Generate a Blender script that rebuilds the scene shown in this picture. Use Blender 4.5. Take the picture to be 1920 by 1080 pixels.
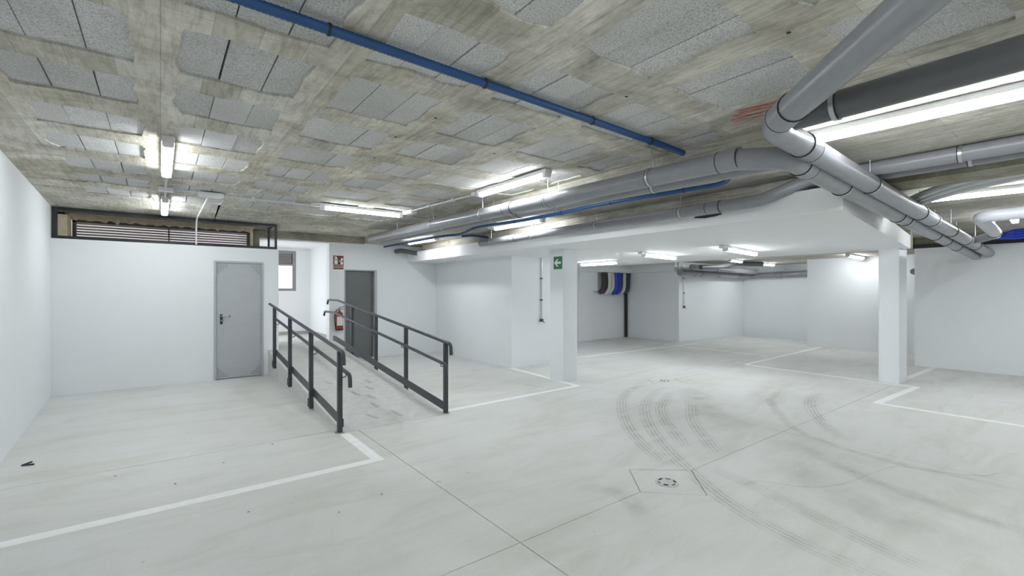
import bpy, bmesh, math, random
from mathutils import Vector, Matrix
for o in list(bpy.data.objects): bpy.data.objects.remove(o)
S = bpy.context.scene
C = S.collection
R = random.Random(7)

# ------------------------------------------------------------------ camera
FPX, HY, YAW, CAMZ = 862.0, 548.0, 37.4, 1.55
cam = bpy.data.cameras.new('camera'); camo = bpy.data.objects.new('camera', cam); C.objects.link(camo)
cam.sensor_width = 36.0; cam.lens = FPX / 1920.0 * 36.0
cam.shift_y = (HY - 540.0) / 1920.0
cam.clip_start = 0.05
camo.location = (0, 0, CAMZ); camo.rotation_euler = (math.radians(90), 0, math.radians(-YAW))
S.camera = camo

# ------------------------------------------------------------------ world / daylight / exposure
W = bpy.data.worlds.new('sky'); S.world = W; W.use_nodes = True
bg = W.node_tree.nodes['Background']; bg.inputs['Color'].default_value = (0.93, 0.96, 1.0, 1); bg.inputs['Strength'].default_value = 0.75
S.view_settings.view_transform = 'Standard'; S.view_settings.look = 'None'
S.view_settings.exposure = 1.6; S.view_settings.gamma = 1.0; S.view_settings.use_curve_mapping = False
LAMP_STRENGTH = 15.0

def area_light(name, loc, rot, sx, sy, power, col=(1, 1, 1)):
    l = bpy.data.lights.new(name, 'AREA'); l.shape = 'RECTANGLE'; l.size = sx; l.size_y = sy; l.energy = power; l.color = col
    o = bpy.data.objects.new(name, l); C.objects.link(o); o.location = loc; o.rotation_euler = rot
    return o
# daylight coming in by the glazed side door of the landing (outside the opening, shining +X)
area_light('daylight_side_door', (1.40, 11.72, 1.5), (0, math.radians(-90), 0), 1.9, 1.2, 3.2, (1.0, 0.985, 0.965))

# ------------------------------------------------------------------ materials
def new_mat(name):
    m = bpy.data.materials.new(name); m.use_nodes = True
    return m, m.node_tree, m.node_tree.nodes['Principled BSDF']
def link(nt, a, b): nt.links.new(a, b)
def ramp(nt, fac, stops):
    r = nt.nodes.new('ShaderNodeValToRGB'); e = r.color_ramp.elements
    while len(e) < len(stops): e.new(0.5)
    for i, (p, c) in enumerate(stops): e[i].position = p; e[i].color = (*c, 1)
    link(nt, fac, r.inputs['Fac']); return r.outputs['Color']
def noise(nt, vec, scale, detail=6, rough=0.6, dist=0.0):
    n = nt.nodes.new('ShaderNodeTexNoise'); n.inputs['Scale'].default_value = scale
    n.inputs['Detail'].default_value = detail; n.inputs['Roughness'].default_value = rough; n.inputs['Distortion'].default_value = dist
    if vec: link(nt, vec, n.inputs['Vector'])
    return n.outputs['Fac']
def mix(nt, a, b, fac, mode='MIX'):
    m = nt.nodes.new('ShaderNodeMix'); m.data_type = 'RGBA'; m.blend_type = mode
    for s, v in ((m.inputs[6], a), (m.inputs[7], b), (m.inputs[0], fac)):
        if hasattr(v, 'is_linked'): link(nt, v, s)
        elif isinstance(v, tuple): s.default_value = (*v, 1)
        else: s.default_value = v
    return m.outputs[2]
def geo_pos(nt, scale=(1, 1, 1)):
    g = nt.nodes.new('ShaderNodeNewGeometry'); mp = nt.nodes.new('ShaderNodeMapping')
    mp.inputs['Scale'].default_value = scale; link(nt, g.outputs['Position'], mp.inputs['Vector'])
    return mp.outputs['Vector']
def bump(nt, b, h, strength, dist=0.01):
    n = nt.nodes.new('ShaderNodeBump'); n.inputs['Strength'].default_value = strength; n.inputs['Distance'].default_value = dist
    link(nt, h, n.inputs['Height']); link(nt, n.outputs['Normal'], b.inputs['Normal'])
def obj_rand(nt):
    return nt.nodes.new('ShaderNodeObjectInfo').outputs['Random']

def plain(name, col, rough=0.5, metal=0.0, spec=0.5, vary=0.0):
    m, nt, b = new_mat(name)
    b.inputs['Roughness'].default_value = rough; b.inputs['Metallic'].default_value = metal
    b.inputs['Specular IOR Level'].default_value = spec
    v = geo_pos(nt)
    n = noise(nt, v, 9.0, 4)
    d = max(vary, 0.03)
    link(nt, ramp(nt, n, [(0.3, tuple(c * (1 - d) for c in col)), (0.7, tuple(min(1, c * (1 + d)) for c in col))]), b.inputs['Base Color'])
    return m

def mat_white(name, col=(0.85, 0.875, 0.90)):
    m, nt, b = new_mat(name)
    v = geo_pos(nt)
    n1 = noise(nt, v, 0.9, 5); n2 = noise(nt, v, 55, 3)
    c = ramp(nt, n1, [(0.25, tuple(x * 0.965 for x in col)), (0.75, col)])
    link(nt, c, b.inputs['Base Color']); b.inputs['Roughness'].default_value = 0.75; b.inputs['Specular IOR Level'].default_value = 0.25
    bump(nt, b, n2, 0.12, 0.004)
    return m

def mat_floor():
    m, nt, b = new_mat('power_floated_concrete')
    v = geo_pos(nt); vs = geo_pos(nt, (0.55, 2.2, 1))
    a = noise(nt, v, 0.55, 7, 0.62, 0.6); s = noise(nt, vs, 1.6, 6, 0.65, 0.8); f = noise(nt, v, 42, 4, 0.7)
    base = ramp(nt, a, [(0.28, (0.62, 0.625, 0.59)), (0.5, (0.70, 0.71, 0.69)), (0.72, (0.725, 0.745, 0.745))])
    st = ramp(nt, s, [(0.33, (0.86, 0.84, 0.78)), (0.52, (1, 1, 1))])
    c = mix(nt, base, st, 0.55, 'MULTIPLY')
    fs = ramp(nt, f, [(0.28, (0.90, 0.90, 0.89)), (0.5, (1, 1, 1))])
    c = mix(nt, c, fs, 0.6, 'MULTIPLY')
    sp = noise(nt, v, 7.0, 2, 0.5)
    spots = ramp(nt, sp, [(0.235, (0.72, 0.69, 0.62)), (0.262, (1, 1, 1))])
    c = mix(nt, c, spots, 0.6, 'MULTIPLY')
    link(nt, c, b.inputs['Base Color'])
    rr = ramp(nt, s, [(0.3, (0.58, 0.58, 0.58)), (0.7, (0.42, 0.42, 0.42))])
    link(nt, rr, b.inputs['Roughness']); b.inputs['Specular IOR Level'].default_value = 0.35
    bump(nt, b, f, 0.06, 0.003)
    return m

def mat_concrete(name, stretch, lo, mid, hi, stain=0.6):
    """board-marked concrete: stains, planks' grain along one axis, laitance"""
    m, nt, b = new_mat(name)
    v = geo_pos(nt); g = geo_pos(nt, stretch)
    a = noise(nt, v, 1.7, 8, 0.68, 0.9); p = noise(nt, g, 5.0, 6, 0.6, 0.4); f = noise(nt, v, 26, 5, 0.7)
    base = ramp(nt, a, [(0.30, lo), (0.5, mid), (0.68, hi)])
    gr = ramp(nt, p, [(0.36, (0.62, 0.60, 0.54)), (0.55, (1, 1, 1))])
    c = mix(nt, base, gr, stain, 'MULTIPLY')
    ff = ramp(nt, f, [(0.3, (0.78, 0.77, 0.74)), (0.55, (1, 1, 1))])
    c = mix(nt, c, ff, 0.6, 'MULTIPLY')
    mp = nt.nodes.new('ShaderNodeMapping'); mp.inputs['Rotation'].default_value = (0, 0, math.radians(90)); link(nt, v, mp.inputs['Vector'])
    bk = nt.nodes.new('ShaderNodeTexBrick'); link(nt, mp.outputs[0], bk.inputs['Vector'])
    bk.inputs['Color1'].default_value = (1.06, 1.06, 1.06, 1); bk.inputs['Color2'].default_value = (0.76, 0.75, 0.71, 1); bk.inputs['Mortar'].default_value = (0.58, 0.57, 0.53, 1)
    bk.inputs['Scale'].default_value = 1.0; bk.inputs['Mortar Size'].default_value = 0.0035; bk.inputs['Mortar Smooth'].default_value = 0.6
    bk.inputs['Brick Width'].default_value = 1.9; bk.inputs['Row Height'].default_value = 0.205; bk.offset = 0.37
    c = mix(nt, c, bk.outputs['Color'], 0.7, 'MULTIPLY')
    y = noise(nt, v, 0.8, 4, 0.6, 0.3)
    tint = ramp(nt, y, [(0.42, (1, 1, 1)), (0.70, (1.0, 0.955, 0.86))])
    c = mix(nt, c, tint, 0.8, 'MULTIPLY')
    link(nt, c, b.inputs['Base Color']); b.inputs['Roughness'].default_value = 0.85; b.inputs['Specular IOR Level'].default_value = 0.2
    mm = nt.nodes.new('ShaderNodeMath'); mm.operation = 'ADD'; link(nt, p, mm.inputs[0]); link(nt, f, mm.inputs[1])
    bump(nt, b, mm.outputs[0], 0.45, 0.012)
    return m

def mat_block():
    m, nt, b = new_mat('lightweight_concrete_block')
    v = geo_pos(nt)
    f = noise(nt, v, 120, 3, 0.75); big = noise(nt, v, 2.2, 4)
    base = ramp(nt, f, [(0.33, (0.25, 0.25, 0.245)), (0.45, (0.58, 0.585, 0.58)), (0.66, (0.79, 0.795, 0.79))])
    t = ramp(nt, big, [(0.3, (0.86, 0.86, 0.84)), (0.7, (1.05, 1.05, 1.05))])
    c = mix(nt, base, t, 1.0, 'MULTIPLY')
    r = ramp(nt, obj_rand(nt), [(0, (0.90, 0.90, 0.89)), (1, (1.06, 1.06, 1.06))])
    c = mix(nt, c, r, 1.0, 'MULTIPLY')
    link(nt, c, b.inputs['Base Color']); b.inputs['Roughness'].default_value = 0.9; b.inputs['Specular IOR Level'].default_value = 0.15
    bump(nt, b, f, 0.5, 0.006)
    return m

def mat_emit(name, col, s):
    m = bpy.data.materials.new(name); m.use_nodes = True; nt = m.node_tree
    nt.nodes.remove(nt.nodes['Principled BSDF'])
    e = nt.nodes.new('ShaderNodeEmission'); e.inputs['Color'].default_value = (*col, 1); e.inputs['Strength'].default_value = s
    link(nt, e.outputs[0], nt.nodes['Material Output'].inputs[0]); return m

def mat_glass(name, tint=(0.93, 0.96, 0.97), refl=0.08):
    m = bpy.data.materials.new(name); m.use_nodes = True; nt = m.node_tree
    nt.nodes.remove(nt.nodes['Principled BSDF'])
    t = nt.nodes.new('ShaderNodeBsdfTransparent'); t.inputs[0].default_value = (*tint, 1)
    g = nt.nodes.new('ShaderNodeBsdfGlossy'); g.inputs['Roughness'].default_value = 0.03
    mx = nt.nodes.new('ShaderNodeMixShader'); mx.inputs[0].default_value = refl
    link(nt, t.outputs[0], mx.inputs[1]); link(nt, g.outputs[0], mx.inputs[2])
    link(nt, mx.outputs[0], nt.nodes['Material Output'].inputs[0]); return m

def mat_mark(name, col, alpha, lines=0.0, scale=6.0):
    """thin dirt on the floor: broken up by noise, optional tread lines along the strip (UV x)"""
    m = bpy.data.materials.new(name); m.use_nodes = True; nt = m.node_tree
    b = nt.nodes['Principled BSDF']; b.inputs['Base Color'].default_value = (*col, 1); b.inputs['Roughness'].default_value = 0.8
    b.inputs['Specular IOR Level'].default_value = 0.1
    uv = nt.nodes.new('ShaderNodeUVMap'); uv.uv_map = 'UVMap'
    sep = nt.nodes.new('ShaderNodeSeparateXYZ'); link(nt, uv.outputs[0], sep.inputs[0])
    # soft edge: 1-(2u-1)^2
    a1 = nt.nodes.new('ShaderNodeMath'); a1.operation = 'MULTIPLY_ADD'; link(nt, sep.outputs[0], a1.inputs[0]); a1.inputs[1].default_value = 2; a1.inputs[2].default_value = -1
    a2 = nt.nodes.new('ShaderNodeMath'); a2.operation = 'MULTIPLY'; link(nt, a1.outputs[0], a2.inputs[0]); link(nt, a1.outputs[0], a2.inputs[1])
    a3 = nt.nodes.new('ShaderNodeMath'); a3.operation = 'SUBTRACT'; a3.inputs[0].default_value = 1; link(nt, a2.outputs[0], a3.inputs[1]); a3.use_clamp = True
    out = a3.outputs[0]
    if lines:
        w = nt.nodes.new('ShaderNodeMath'); w.operation = 'MULTIPLY'; link(nt, sep.outputs[0], w.inputs[0]); w.inputs[1].default_value = lines * 2 * math.pi
        sn = nt.nodes.new('ShaderNodeMath'); sn.operation = 'SINE'; link(nt, w.outputs[0], sn.inputs[0])
        ma = nt.nodes.new('ShaderNodeMath'); ma.operation = 'MULTIPLY_ADD'; link(nt, sn.outputs[0], ma.inputs[0]); ma.inputs[1].default_value = 0.42; ma.inputs[2].default_value = 0.5
        mu = nt.nodes.new('ShaderNodeMath'); mu.operation = 'MULTIPLY'; link(nt, out, mu.inputs[0]); link(nt, ma.outputs[0], mu.inputs[1]); out = mu.outputs[0]
    # fade along v at both ends
    v1 = nt.nodes.new('ShaderNodeMath'); v1.operation = 'MULTIPLY_ADD'; link(nt, sep.outputs[1], v1.inputs[0]); v1.inputs[1].default_value = 2; v1.inputs[2].default_value = -1
    v2 = nt.nodes.new('ShaderNodeMath'); v2.operation = 'POWER'; 
    va = nt.nodes.new('ShaderNodeMath'); va.operation = 'ABSOLUTE'; link(nt, v1.outputs[0], va.inputs[0])
    link(nt, va.outputs[0], v2.inputs[0]); v2.inputs[1].default_value = 5
    v3 = nt.nodes.new('ShaderNodeMath'); v3.operation = 'SUBTRACT'; v3.inputs[0].default_value = 1; link(nt, v2.outputs[0], v3.inputs[1]); v3.use_clamp = True
    mv = nt.nodes.new('ShaderNodeMath'); mv.operation = 'MULTIPLY'; link(nt, out, mv.inputs[0]); link(nt, v3.outputs[0], mv.inputs[1]); out = mv.outputs[0]
    n = noise(nt, geo_pos(nt), scale, 5, 0.65)
    nr = ramp(nt, n, [(0.32, (0.15, 0.15, 0.15)), (0.62, (1, 1, 1))])
    m1 = nt.nodes.new('ShaderNodeMath'); m1.operation = 'MULTIPLY'; link(nt, out, m1.inputs[0]); link(nt, nr, m1.inputs[1])
    m2 = nt.nodes.new('ShaderNodeMath'); m2.operation = 'MULTIPLY'; link(nt, m1.outputs[0], m2.inputs[0]); m2.inputs[1].default_value = alpha
    link(nt, m2.outputs[0], b.inputs['Alpha'])
    return m

M = dict(
    white=mat_white('white_wall_paint'), soffit=mat_white('white_soffit_paint', (0.89, 0.90, 0.91)),
    floor=mat_floor(),
    concY=mat_concrete('waffle_slab_concrete', (6, 0.8, 1), (0.40, 0.39, 0.34), (0.64, 0.625, 0.57), (0.84, 0.825, 0.77)),
    concB=mat_concrete('board_marked_concrete', (9, 0.5, 9), (0.44, 0.43, 0.38), (0.60, 0.59, 0.55), (0.74, 0.73, 0.69), 0.8),
    beam=mat_concrete('dark_beam_concrete', (1, 1, 6), (0.24, 0.235, 0.195), (0.36, 0.35, 0.30), (0.47, 0.46, 0.41), 0.7),
    block=mat_block(),
    dark=plain('dark_void', (0.02, 0.02, 0.02), 0.9), gap=plain('joint_filler', (0.07, 0.068, 0.064), 0.9),
    ramp=plain('ramp_concrete', (0.60, 0.605, 0.59), 0.7, vary=0.09),
    line=plain('white_line_paint', (0.90, 0.915, 0.91), 0.55, vary=0.05),
    pvc=plain('grey_pvc', (0.27, 0.28, 0.30), 0.30, vary=0.06), pvcd=plain('dark_grey_pvc', (0.11, 0.115, 0.12), 0.38, vary=0.06),
    pvcw=plain('pale_grey_pvc', (0.52, 0.53, 0.58), 0.3), rubber=plain('black_rubber', (0.018, 0.018, 0.02), 0.6),
    steel=plain('zinc_steel', (0.55, 0.56, 0.58), 0.35, 0.9), rail=plain('anthracite_steel_paint', (0.055, 0.06, 0.068), 0.38),
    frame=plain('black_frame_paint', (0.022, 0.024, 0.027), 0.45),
    doorg=plain('grey_door_paint', (0.46, 0.48, 0.51), 0.42), doord=plain('dark_grey_door_paint', (0.155, 0.165, 0.17), 0.32),
    alu=plain('grey_aluminium', (0.30, 0.29, 0.30), 0.45, 0.2), slat=plain('taupe_louvre_paint', (0.52, 0.47, 0.45), 0.5), slatf=plain('brown_louvre_frame', (0.10, 0.085, 0.075), 0.6),
    foam=plain('sand_plaster_foam', (0.90, 0.79, 0.58), 0.9, vary=0.12),
    plastic=plain('white_plastic', (0.78, 0.79, 0.79), 0.4), conduit=plain('light_grey_conduit', (0.62, 0.64, 0.65), 0.45),
    blue=plain('blue_corrugated_conduit', (0.012, 0.065, 0.20), 0.42), blue2=plain('bright_blue_plastic', (0.012, 0.045, 0.48), 0.25),
    red=plain('extinguisher_red', (0.36, 0.035, 0.025), 0.28), signred=plain('brown_red_sign', (0.16, 0.035, 0.03), 0.5),
    green=plain('exit_green', (0.02, 0.20, 0.065), 0.5), signw=plain('sign_white', (0.80, 0.82, 0.78), 0.5),
    brass=plain('brass', (0.45, 0.33, 0.13), 0.35, 0.9), cream=plain('cream_insulation', (0.66, 0.65, 0.60), 0.8),
    copper=plain('dark_insulation', (0.06, 0.05, 0.05), 0.7), paintred=plain('red_spray_paint', (0.62, 0.14, 0.11), 0.8),
    glass=mat_glass('clear_glass'), skirting=plain('grey_tile_skirting', (0.42, 0.40, 0.38), 0.5),
    led=mat_emit('led_diffuser', (0.94, 0.98, 1.0), LAMP_STRENGTH),
    tyre=mat_mark('tyre_rubber_mark', (0.36, 0.34, 0.28), 0.36, 5.0), smear=mat_mark('dust_smear', (0.50, 0.48, 0.43), 0.16, 0.0, 4.0),
    crack=mat_mark('damp_edge', (0.45, 0.43, 0.38), 0.30, 0.0, 2.0), foot=mat_mark('footprint_dirt', (0.32, 0.31, 0.28), 0.34, 0.0, 30.0),
)

# ------------------------------------------------------------------ geometry helpers
class MB:
    def __init__(s): s.v = []; s.f = []; s.uv = {}
    def box(s, x0, x1, y0, y1, z0, z1):
        b = len(s.v)
        s.v += [(x, y, z) for z in (z0, z1) for y in (y0, y1) for x in (x0, x1)]
        s.f += [tuple(b + i for i in q) for q in ((0, 2, 3, 1), (4, 5, 7, 6), (0, 1, 5, 4), (2, 6, 7, 3), (0, 4, 6, 2), (1, 3, 7, 5))]
        return s
    def prism(s, poly, z0, z1):
        b = len(s.v); n = len(poly)
        s.v += [(p[0], p[1], z0) for p in poly] + [(p[0], p[1], z1) for p in poly]
        s.f += [tuple(b + i for i in reversed(range(n))), tuple(b + n + i for i in range(n))]
        s.f += [(b + i, b + (i + 1) % n, b + n + (i + 1) % n, b + n + i) for i in range(n)]
        return s
    def quad(s, pts):
        b = len(s.v); s.v += [tuple(p) for p in pts]; s.f.append(tuple(range(b, b + len(pts)))); return s
    def obox(s, p0, p1, w, h, up=(0, 0, 1)):
        """bar from p0 to p1, w wide (sideways), h high (along up)"""
        p0, p1, up = Vector(p0), Vector(p1), Vector(up)
        d = (p1 - p0).normalized(); side = d.cross(up).normalized(); u = side.cross(d)
        b = len(s.v)
        for p in (p0, p1):
            for a, c in ((-1, -1), (1, -1), (1, 1), (-1, 1)): s.v.append(tuple(p + side * (a * w / 2) + u * (c * h / 2)))
        s.f += [tuple(b + i for i in q) for q in ((0, 1, 2, 3), (7, 6, 5, 4), (0, 4, 5, 1), (1, 5, 6, 2), (2, 6, 7, 3), (3, 7, 4, 0))]
        return s
    def tube(s, pts, r, n=16, fillet=0.0, cap=True, seg=6, rad=None):
        pts = round_path([Vector(p) for p in pts], fillet, seg) if fillet else [Vector(p) for p in pts]
        t0 = (pts[1] - pts[0]).normalized()
        nrm = t0.cross(Vector((0, 0, 1)))
        if nrm.length < 1e-3: nrm = t0.cross(Vector((0, 1, 0)))
        nrm.normalize(); b = len(s.v); last = t0
        for i, p in enumerate(pts):
            if i == 0: t = t0
            elif i == len(pts) - 1: t = (pts[i] - pts[i - 1]).normalized()
            else: t = ((pts[i] - pts[i - 1]).normalized() + (pts[i + 1] - pts[i]).normalized()).normalized()
            q = last.rotation_difference(t); nrm = (q @ nrm).normalized(); last = t
            bi = t.cross(nrm).normalized()
            k = rad[i] if rad else r
            for j in range(n):
                a = 2 * math.pi * j / n; s.v.append(tuple(p + (nrm * math.cos(a) + bi * math.sin(a)) * k))
        for i in range(len(pts) - 1):
            for j in range(n):
                s.f.append((b + i * n + j, b + i * n + (j + 1) % n, b + (i + 1) * n + (j + 1) % n, b + (i + 1) * n + j))
        if cap:
            s.f.append(tuple(b + j for j in reversed(range(n)))); e = b + (len(pts) - 1) * n
            s.f.append(tuple(e + j for j in range(n)))
        return s
    def lathe(s, prof, c, n=24):
        b = len(s.v)
        for r, z in prof:
            for j in range(n):
                a = 2 * math.pi * j / n; s.v.append((c[0] + r * math.cos(a), c[1] + r * math.sin(a), c[2] + z))
        for i in range(len(prof) - 1):
            for j in range(n): s.f.append((b + i * n + j, b + i * n + (j + 1) % n, b + (i + 1) * n + (j + 1) % n, b + (i + 1) * n + j))
        s.f.append(tuple(b + j for j in reversed(range(n)))); e = b + (len(prof) - 1) * n; s.f.append(tuple(e + j for j in range(n)))
        return s
    def build(s, name, mat, parent=None, smooth=False, bevel=0.0, origin=None):
        me = bpy.data.meshes.new(name)
        o0 = Vector(origin) if origin else Vector((0, 0, 0))
        me.from_pydata([tuple(Vector(v) - o0) for v in s.v], [], s.f); me.update()
        if s.uv:
            l = me.uv_layers.new(name='UVMap')
            for lp in me.loops: l.data[lp.index].uv = s.uv[lp.vertex_index]
        bm = bmesh.new(); bm.from_mesh(me); bmesh.ops.recalc_face_normals(bm, faces=bm.faces)
        if bevel: bmesh.ops.bevel(bm, geom=list(bm.edges), offset=bevel, segments=2, affect='EDGES', clamp_overlap=True)
        bm.to_mesh(me); bm.free()
        me.materials.append(M[mat])
        if smooth:
            for p in me.polygons: p.use_smooth = True
            me.set_sharp_from_angle(angle=math.radians(40))
        o = bpy.data.objects.new(name, me); C.objects.link(o)
        if origin: o.location = o0
        if parent is not None:
            o.parent = parent
            o.matrix_parent_inverse = Matrix.Translation(world_loc(parent)).inverted()
        return o

def world_loc(o):
    v = o.location.copy(); p = o.parent
    if p is not None: v = o.matrix_parent_inverse @ v; v = v + world_loc(p)
    return v

def round_path(pts, r, seg):
    out = [pts[0]]
    for i in range(1, len(pts) - 1):
        a, p, c = pts[i - 1], pts[i], pts[i + 1]
        d1, d2 = (a - p), (c - p); l = min(r, d1.length * 0.45, d2.length * 0.45)
        s, e = p + d1.normalized() * l, p + d2.normalized() * l
        for k in range(seg + 1):
            t = k / seg; out.append(s * (1 - t) ** 2 + p * 2 * t * (1 - t) + e * t * t)
    out.append(pts[-1]); return out

def smooth_path(pts, sub=10):
    P = [Vector(p) for p in pts]; P = [P[0] * 2 - P[1]] + P + [P[-1] * 2 - P[-2]]; out = []
    for i in range(1, len(P) - 2):
        for k in range(sub):
            t = k / sub; a, b, c, d = P[i - 1], P[i], P[i + 1], P[i + 2]
            out.append(0.5 * ((2 * b) + (c - a) * t + (2 * a - 5 * b + 4 * c - d) * t * t + (3 * b - a - 3 * c + d) * t ** 3))
    out.append(P[-2]); return out

def tag(o, label=None, cat=None, group=None, kind=None):
    if label: o['label'] = label
    if cat: o['category'] = cat
    if group: o['group'] = group
    if kind: o['kind'] = kind
    return o
def thing(name, label, cat, loc=(0, 0, 0), group=None, kind=None):
    o = bpy.data.objects.new(name, None); o.empty_display_size = 0.1; C.objects.link(o); o.location = loc
    return tag(o, label, cat, group, kind)
def struct(o, label=None): return tag(o, label, kind='structure')

# ------------------------------------------------------------------ FLOOR
ZC, ZS, ZW = 2.84, 2.70, 2.30     # waffle slab, solid slab, white dropped soffit
floor = struct(MB().box(-1.9, 17.4, -6.2, 12.9, -0.20, -0.03).build('floor', 'gap'), 'pale grey power-floated concrete garage floor')
g = 0.0035
DR = [(2.965, 2.23), (3.31, 1.885), (3.665, 2.23), (3.26, 2.57)]      # drain square: left, near, right, far
DE = [(3.30 + (x - 3.30) * 1.022, 2.23 + (y - 2.23) * 1.022) for x, y in DR]
def panel(poly):
    return MB().prism(poly, -0.03, 0.0).build('floor_panel', 'floor', floor)
XJ = [-1.85, 1.77, 5.5, 9.45, 17.35]
YJ = [[-6.1, 2.23, 5.3, 12.8], [-6.1, 2.23, 5.3, 12.8], [-6.1, 2.23, 4.75, 12.8], [-6.1, 2.23, 4.85, 12.8]]
for i in range(4):
    x0, x1 = XJ[i] + g, XJ[i + 1] - g
    for j in range(3):
        y0, y1 = YJ[i][j] + g, YJ[i][j + 1] - g
        if i == 1 and j == 0:
            panel([(x0, y0), (x1, y0), (x1, y1), (DE[2][0], y1), DE[1], (DE[0][0], y1), (x0, y1)])
        elif i == 1 and j == 1:
            panel([(x0, y0), (DE[0][0], y0), DE[3], (DE[2][0], y0), (x1, y0), (x1, y1), (x0, y1)])
        else: panel([(x0, y0), (x1, y0), (x1, y1), (x0, y1)])
MB().prism(DR, -0.03, -0.001).build('drain_panel', 'floor', floor)
# hairline cuts round the second drain and short cracks
def strip(pts, w, z, name, mat, parent, sub=10, uvd=True):
    P = smooth_path([(p[0], p[1], z) for p in pts], sub) if len(pts) > 2 else [Vector((p[0], p[1], z)) for p in pts]
    m = MB()
    for i, p in enumerate(P):
        a = P[max(0, i - 1)]; b = P[min(len(P) - 1, i + 1)]; d = (b - a).normalized(); s = Vector((-d.y, d.x, 0)) * w / 2
        m.v += [tuple(p + s), tuple(p - s)]; v = i / (len(P) - 1)
        m.uv[2 * i] = (0, v); m.uv[2 * i + 1] = (1, v)
        if i: m.f.append((2 * i - 2, 2 * i - 1, 2 * i + 1, 2 * i))
    return m.build(name, mat, parent)
for a, b in (((6.85, 5.02), (6.72, 4.78)), ((7.32, 4.78), (7.16, 4.52)), ((5.78, 5.65), (5.98, 5.25)), ((4.83, 5.98), (4.95, 5.62))):
    strip([a, b], 0.008, 0.0012, 'saw_cut', 'gap', floor)
# drains
def drain(cx, cy, label):
    t = thing('floor_drain', label, 'drain', (cx, cy, 0), 'round floor drains')
    MB().lathe([(0.092, 0.0), (0.092, 0.004), (0.083, 0.005), (0.080, 0.002)], (cx, cy, 0.0)).build('rim', 'conduit', t, True)
    MB().lathe([(0.078, -0.004), (0.078, 0.0025), (0.05, 0.0032)], (cx, cy, 0.0)).build('cover', 'ramp', t, True)
    for k in range(6):
        a = k * math.pi / 3 + 0.2; m = MB(); pts = []
        for q in range(6): pts.append((cx + 0.066 * math.cos(a + q * 0.11), cy + 0.066 * math.sin(a + q * 0.11), 0.0036))
        m.tube(pts, 0.006 if k % 2 else 0.0035, 6).build('slot', 'dark', t)
drain(3.28, 2.21, 'round floor drain set in a square cut by saw joints')
drain(7.01, 4.77, 'round floor drain near the sign column with tyre marks over it')
# painted bay lines
LW = 0.1
line_no = [0]
def line(a, b, w=LW, e0=0.0, e1=0.0):
    line_no[0] += 1; zt = 0.0012 + 0.0004 * (line_no[0] % 3)
    a, b = Vector((*a, 0)), Vector((*b, 0)); d = (b - a).normalized(); a -= d * e0; b += d * e1
    s = Vector((-d.y, d.x, 0)) * w / 2
    m = MB(); m.prism([tuple(a - s), tuple(b - s), tuple(b + s), tuple(a + s)], 0.0, zt)
    return m.build('bay_line', 'line', floor)
line((-1.12, 4.14), (1.60, 4.14)); line((1.60, 5.10), (1.60, 4.09))
line((2.95, 5.29), (5.45, 5.39)); line((5.48, 5.34), (5.70, 7.47))
line((7.2, 7.72), (12.95, 7.66)); line((11.70, 5.06), (11.88, 7.6))
line((9.98, 4.80), (14.85, 5.02)); line((9.95, 4.76), (9.80, 1.98)); line((7.90, 2.01), (9.85, 1.95)); line((7.95, 1.96), (7.88, -2.5))
line((10.42, 2.26), (12.62, 2.24))
# tyre marks, smears, damp edge
TM = [[(6.64, 4.9), (5.84, 4.61), (5.28, 4.29), (4.61, 3.72), (4.07, 3.14), (3.72, 2.61), (3.60, 2.36)],
      [(6.67, 4.5), (5.79, 4.18), (5.12, 3.78), (4.49, 3.24), (4.0, 2.7), (3.72, 2.33), (3.55, 2.08), (3.34, 1.74), (3.19, 1.36), (3.12, 0.95), (3.1, 0.5)],
      [(6.37, 4.2), (5.45, 3.76), (4.88, 3.32), (4.48, 2.91), (4.16, 2.58)], [(5.97, 3.63), (5.15, 3.11), (4.57, 2.61), (4.26, 2.31)],
      [(7.89, 3.21), (7.24, 3.07), (6.76, 2.89), (6.1, 2.48), (5.68, 2.16), (5.42, 1.75), (5.3, 1.22), (5.33, 0.85), (5.34, 0.3)],
      [(8.04, 2.76), (7.43, 2.64), (6.78, 2.39), (6.17, 2.05), (5.68, 1.69)],
      [(5.21, 2.05), (4.68, 1.29), (4.55, 0.92), (4.45, 0.62), (4.46, 0.3)], [(3.87, 2.16), (3.75, 1.7), (3.62, 1.31), (3.5, 0.97), (3.4, 0.6)]]
for k, p in enumerate(TM):
    strip(p, 0.20 if k != 4 else 0.14, 0.0020 + 0.0003 * k, 'tyre_mark', 'tyre', floor)
for p, w in (([(6.9, 4.2), (6.2, 3.7), (5.6, 3.1), (5.2, 2.5)], 0.5), ([(4.6, 1.9), (4.2, 1.4), (4.0, 0.9), (3.9, 0.4)], 0.45), ([(9.0, 3.6), (7.6, 3.3), (6.5, 2.9)], 0.6), ([(2.6, 2.6), (2.8, 2.3), (2.6, 1.9)], 0.2)):
    strip(p, w, 0.0050 + 0.0002 * w, 'dust_smear', 'smear', floor)
strip([(3.7, 1.81), (3.91, 1.74), (4.03, 1.52), (4.27, 1.36), (4.63, 1.28), (5.17, 1.17), (5.32, 0.9), (5.51, 0.66), (5.71, 0.57), (5.77, 0.3)], 0.022, 0.0056, 'damp_edge', 'crack', floor)

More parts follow.
